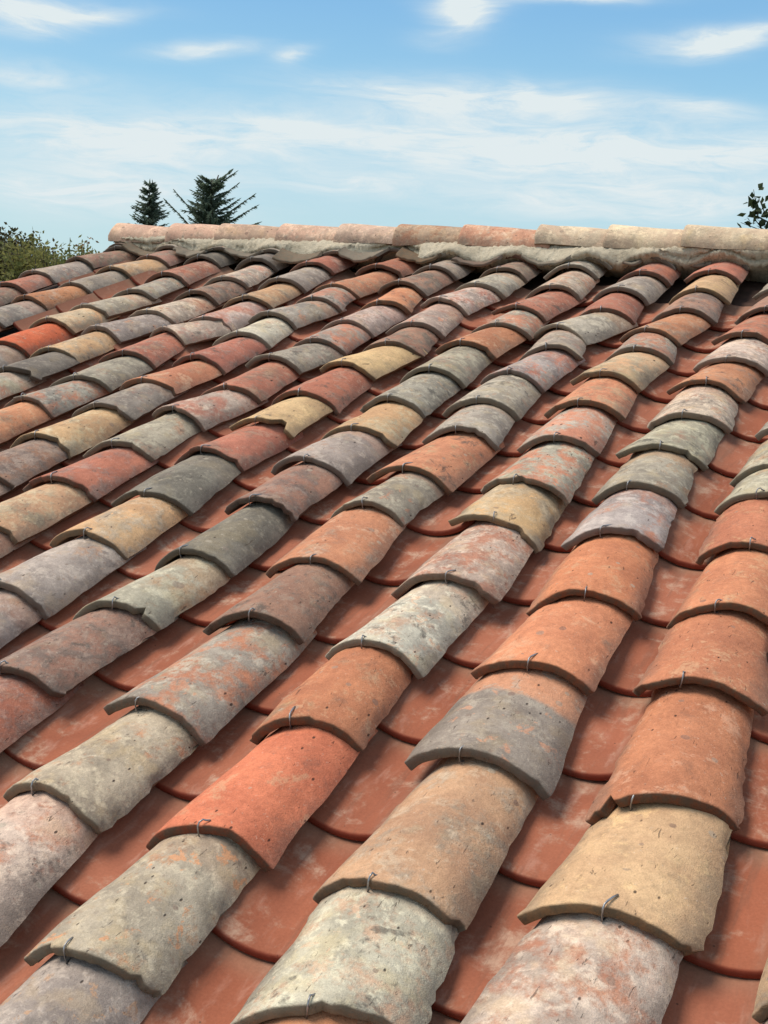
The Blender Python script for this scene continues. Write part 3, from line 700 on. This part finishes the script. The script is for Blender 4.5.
# short tiles laid hollow side up close the gaps between the columns below the mortar
for j in range(len(TOPS) - 1):
    r = random.Random(300 + j)
    u = (TOPS[j] + TOPS[j + 1]) / 2; v = (TOPV[j] + TOPV[j + 1]) / 2
    if j > 10: continue
    mb = cover_mesh(14, 6, 700 + j, 0.104, 0.024, 0.24, 0.95, 0.011, 1.6, 1.2)
    for q, p in enumerate(mb.v): mb.v[q] = (p[0], p[1], -p[2])
    mb.f = [f[::-1] for f in mb.f]
    dv = r.uniform(-0.30, -0.08) if j < 8 else -0.02
    M = Matrix.Translation(((u + r.uniform(-0.06, 0.06)) * S, (v + dv) * S, (-0.10 + r.uniform(-0.02, 0.03)) * S)) @ Matrix.Rotation(r.gauss(0, R_(6)), 4, 'Z') @ Matrix.Rotation(r.gauss(0, R_(6)), 4, 'Y') @ Matrix.Rotation(0.06, 4, 'X')
    o = link('closing_tile', mb.mesh('closing_tile', CLAY), ROOF, M)
    tn, pt, am, stp = KIND['CWWCWBPWWWW'[j]]
    o['tint'] = srgb(*tn); o['patina'] = srgb(*pt); o['amount'] = am; o['strip'] = 0.0; o['seed'] = 61.0 + j * 2.9; wear(o, r)

# ---------------------------------------------------------------- trees
BARK = plain('bark', (0.05, 0.038, 0.028), (0.10, 0.08, 0.06), 8)


def leafmat(name, c1, c2, trans=0.25):
    mt, g = mat(name)
    P = g.n('ShaderNodeTexCoord').outputs['Object']
    n = g.noise(P, 1.6, 4, 0.6); n2 = g.noise(P, 9.0, 3, 0.6)
    c = g.mix(g.step(n, 0.35, 0.65), c1, c2)
    c = g.mix(g.step(n2, 0.5, 0.7, 0, 0.5), c, tuple(x * 1.5 for x in c2))
    finish(g, c, 0.75, spec=0.25, trans=trans)
    return mt


def spray(mb, p, d, ln, wd, r, sag=0.25):
    """one needle shoot: two crossed narrow blades"""
    d = Vector(d).normalized()
    a = d.cross(Vector((r.uniform(-1, 1), r.uniform(-1, 1), r.uniform(-1, 1)))).normalized()
    b = d.cross(a)
    tip = Vector(p) + d * ln + Vector((0, 0, -sag * ln))
    mid = Vector(p) + d * ln * 0.45
    for q in (a, b):
        mb.add([p, mid + q * wd, tip, mid - q * wd], [(0, 1, 2, 3)])


def branch(mb, wood, base, az, rise, ln, r, dens=1.0, curve=0.0, wd=0.05, sl=0.3, flat=0.4):
    """limb with side shoots; rise in degrees above level, curve bends the tip up (+) or down (-)"""
    pts = []; p = Vector(base); n = max(4, int(ln / 0.3))
    for k in range(n + 1):
        pts.append(p.copy())
        e = R_(rise + curve * k / n)
        p = p + Vector((math.sin(az) * math.cos(e), math.cos(az) * math.cos(e), math.sin(e))) * (ln / n)
    wood.tube(pts, [0.012 + 0.012 * ln * (1 - k / n) for k in range(n + 1)], 4)
    for k in range(n):
        f = k / n
        for _ in range(max(1, int(9 * dens * (0.5 + ln / n * 2)))):
            q = pts[k].lerp(pts[k + 1], r.random())
            fw = (pts[k + 1] - pts[k]).normalized()
            sd_ = Vector((math.cos(az), -math.sin(az), 0)) * r.choice((-1, 1))
            d = fw * r.uniform(0.5, 1.0) + sd_ * r.uniform(0.2, 0.9) + Vector((0, 0, r.uniform(-flat, flat * 0.6)))
            spray(mb, q, d, sl * r.uniform(0.6, 1.2) * (1.0 - 0.35 * f), wd * r.uniform(0.7, 1.2), r)
    for _ in range(3):
        spray(mb, pts[-1], (pts[-1] - pts[-2]) + Vector((r.uniform(-.03, .03), r.uniform(-.03, .03), 0)), sl * 0.8, wd * 0.8, r, 0.0)


def finish_tree(name, loc, label, wood, crown, leaf, cat='tree', part='crown'):
    o = bpy.data.objects.new(name, None); COL.objects.link(o); o.location = loc
    tag(o, label, cat)
    link('trunk', wood.mesh('trunk', BARK), o)
    link(part, crown.mesh(part, leaf, False), o)
    return o


DARKGREEN = leafmat('spruce_needles', (0.15, 0.19, 0.145), (0.22, 0.27, 0.20), 0.5)
CEDARGREEN = leafmat('cedar_needles', (0.15, 0.19, 0.140), (0.22, 0.27, 0.19), 0.5)
# spruce
r = random.Random(5); wood, cr = MB(), MB(); H = 8.15
wood.tube([(0, 0, 0), (0, 0, H * .5), (0, 0, H - 0.1)], [0.16, 0.09, 0.01], 8)
z = 0.9
while z < H - 0.12:
    reach = 0.08 + (H - z) ** 0.85 * 0.46
    for k in range(7 if z < H - 1 else 5):
        a = r.uniform(0, 2 * math.pi)
        branch(cr, wood, (0, 0, z + r.uniform(-0.08, 0.08)), a, -8 + 20 * (z / H) ** 3 + r.uniform(-8, 8), reach * r.uniform(0.7, 1.1), r, 1.5, 22, 0.022, 0.22)
    z += 0.12 if z > H - 3 else 0.34
spray(cr, (0, 0, H - 0.25), (0.02, 0, 1), 0.34, 0.04, r, 0)
finish_tree('spruce_tree', (-30.7, 38.24, 0), 'small dark pointed spruce behind the ridge, left of the broader conifer', wood, cr, DARKGREEN)
# cedar: broader, with long limbs reaching up and out
r = random.Random(8); wood, cr = MB(), MB(); H = 8.35
trk = [(0, 0, 0), (0.02, 0, 3), (0.0, 0, 5.5), (0.05, 0.03, 7.4), (0.22, 0.15, 8.1)]
wood.tube(trk, [0.28, 0.2, 0.12, 0.05, 0.02], 8)
z = 1.6
CAZ = R_(-35.6)                       # compass bearing from the house to this tree
while z < H - 0.5:
    reach = 0.30 + (H - z) * 0.40
    for k in range(8):
        a = r.uniform(0, 2 * math.pi)
        branch(cr, wood, (0.02, 0.01, z + r.uniform(-0.1, 0.1)), a, 30 + r.uniform(-12, 14), min(2.4, reach) * r.uniform(0.55, 0.95), r, 1.7, -14, 0.022, 0.26)
    z += 0.15
RT, LT = CAZ + math.pi / 2, CAZ - math.pi / 2
for side, zb, rise, ln in ((LT, 5.35, 45, 2.35), (LT, 5.9, 49, 1.95), (LT, 5.2, 22, 1.6), (RT, 6.2, 40, 1.95), (RT, 5.9, 36, 2.0), (RT, 5.7, 24, 1.9), (RT, 5.75, 10, 1.75),
                           (RT, 7.55, 40, 1.05), (RT, 7.0, 42, 1.2), (RT, 6.5, 38, 1.2)):
    branch(cr, wood, (0.03, 0.02, zb), side + r.uniform(-0.25, 0.25), rise, ln, r, 2.2, -4, 0.020, 0.25, 0.5)
branch(cr, wood, (0.05, 0.03, 7.5), RT, 58, 0.98, r, 1.5, -22, 0.05, 0.24)
finish_tree('cedar_tree', (-25.78, 35.70, 0), 'broad dark conifer with long upswept limbs, behind the left of the ridge', wood, cr, CEDARGREEN)


def leaf(mb, p, r, ln, wd, droop=0.2):
    d = Vector((r.gauss(0, 1), r.gauss(0, 1), r.gauss(0.25, 0.8) - droop)).normalized()
    a = d.cross(Vector((r.gauss(0, 1), r.gauss(0, 1), r.gauss(0, 1)))).normalized(); nrm = d.cross(a)
    p = Vector(p); ln *= r.uniform(0.65, 1.25); wd *= r.uniform(0.7, 1.2)
    mb.add([p, p + d * ln * .45 + a * wd + nrm * ln * .06, p + d * ln, p + d * ln * .45 - a * wd + nrm * ln * .06], [(0, 1, 2, 3)])


def shrub(name, loc, label, H, Wd, stems, leafn, ln, wd, lm, seed, lean=0.25, clump=0.16, bare=0.35, cat='shrub'):
    r = random.Random(seed); wood, cr = MB(), MB()
    for s in range(stems):
        a = r.uniform(0, 2 * math.pi); sp = r.uniform(0, 1) ** 0.5 * Wd
        tip = Vector((math.cos(a) * sp, math.sin(a) * sp, H * (1 - 0.16 * r.random() - 0.07 * sp / Wd)))
        mid = Vector((math.cos(a) * sp * 0.4, math.sin(a) * sp * 0.4, tip.z * 0.5))
        b = Vector((math.cos(a) * 0.15, math.sin(a) * 0.15, 0))
        pts = [b, b.lerp(mid, .5) + Vector((0, 0, .1)), mid, mid.lerp(tip, .5) + Vector((r.uniform(-.1, .1), r.uniform(-.1, .1), 0)), tip]
        wood.tube(pts, [0.035, 0.028, 0.02, 0.012, 0.004], 4)
        for q in range(leafn):
            f = bare + (1 - bare) * r.random() ** 0.8
            k = min(3, int(f * 4)); p = pts[k].lerp(pts[k + 1], f * 4 - k)
            sc = clump * (1.5 - f)
            leaf(cr, p + Vector((r.gauss(0, sc), r.gauss(0, sc), r.gauss(0, sc))), r, ln, wd)
    return finish_tree(name, loc, label, wood, cr, lm, cat)


BROWNL = leafmat('browning_leaves', (0.050, 0.060, 0.024), (0.120, 0.085, 0.034))
OLIVEL = leafmat('olive_leaves', (0.16, 0.175, 0.055), (0.29, 0.26, 0.09), 0.4)
RUSTL = leafmat('rusty_leaves', (0.19, 0.105, 0.036), (0.29, 0.145, 0.050))
BLACKL = leafmat('dark_leaves', (0.035, 0.050, 0.022), (0.075, 0.090, 0.036), 0.3)
shrub('shrub', (-15.42, 14.40, 0), 'dense dark brownish green shrub at the far left edge beside the roof', 4.82, 1.15, 190, 230, 0.085, 0.030, BROWNL, 21, clump=0.17, bare=0.3)
shrub('shrub', (-13.20, 13.75, 0), 'loose olive green shrub of upright twigs beyond the roof verge', 4.68, 0.95, 130, 190, 0.095, 0.021, OLIVEL, 22, clump=0.13, bare=0.35)
shrub('shrub', (-15.6, 17.2, 0), 'low rust brown bush just left of the ridge end', 4.72, 0.55, 46, 100, 0.085, 0.030, RUSTL, 23, clump=0.14, bare=0.4)
# broadleaf tree to the right, only its outer sprigs reach into view
r = random.Random(31); wood, cr = MB(), MB()
T = Vector((0.35, 13.3, 0))
wood.tube([(0, 0, 0), (0.05, 0, 2.2), (-0.05, 0.1, 4.2), (0.1, 0.1, 6.2)], [0.16, 0.12, 0.08, 0.02], 8)
for k in range(26):
    a = r.uniform(-0.9, 2.3) if k % 2 else r.uniform(0, 6.28)
    zb = r.uniform(3.2, 5.6); ln = r.uniform(0.9, 1.5)
    tip = Vector((math.cos(a) * ln, math.sin(a) * ln, zb + r.uniform(0.2, 0.9)))
    wood.tube([(0, 0.05, zb), (tip.x * .5, tip.y * .5, zb + .3), tip], [0.035, 0.02, 0.005], 4)
    for q in range(70):
        f = 0.3 + 0.7 * r.random()
        leaf(cr, Vector((0, 0.05, zb)).lerp(tip, f) + Vector((r.gauss(0, .13), r.gauss(0, .13), r.gauss(0, .13))), r, 0.10, 0.036)
SPRIG = [[(-0.2, -0.1, 4.2), (-1.4, -0.35, 4.62), (-2.02, -0.44, 4.78), (-2.46, -0.47, 4.93)], [(-0.2, -0.1, 4.4), (-1.7, -0.38, 4.72), (-2.28, -0.44, 5.0), (-2.36, -0.46, 5.30)],
         [(-0.2, -0.1, 4.3), (-1.7, -0.35, 4.8), (-2.2, -0.42, 5.02), (-2.30, -0.45, 5.22)], [(-0.2, -0.1, 4.2), (-1.7, -0.35, 4.62), (-2.2, -0.42, 4.84), (-2.36, -0.45, 5.03)]]
for sp in SPRIG:
    wood.tube(sp, [0.03, 0.014, 0.008, 0.003], 4)
    for q in range(40):
        f = 1.2 + 1.8 * r.random(); k = min(2, int(f)); p = Vector(sp[k]).lerp(Vector(sp[k + 1]), f - k)
        leaf(cr, p + Vector((r.gauss(0, .05), r.gauss(0, .05), r.gauss(0, .045))), r, 0.095, 0.038)
finish_tree('broadleaf_tree', T, 'tree whose leafy dark sprigs show above the right end of the ridge', wood, cr, BLACKL)
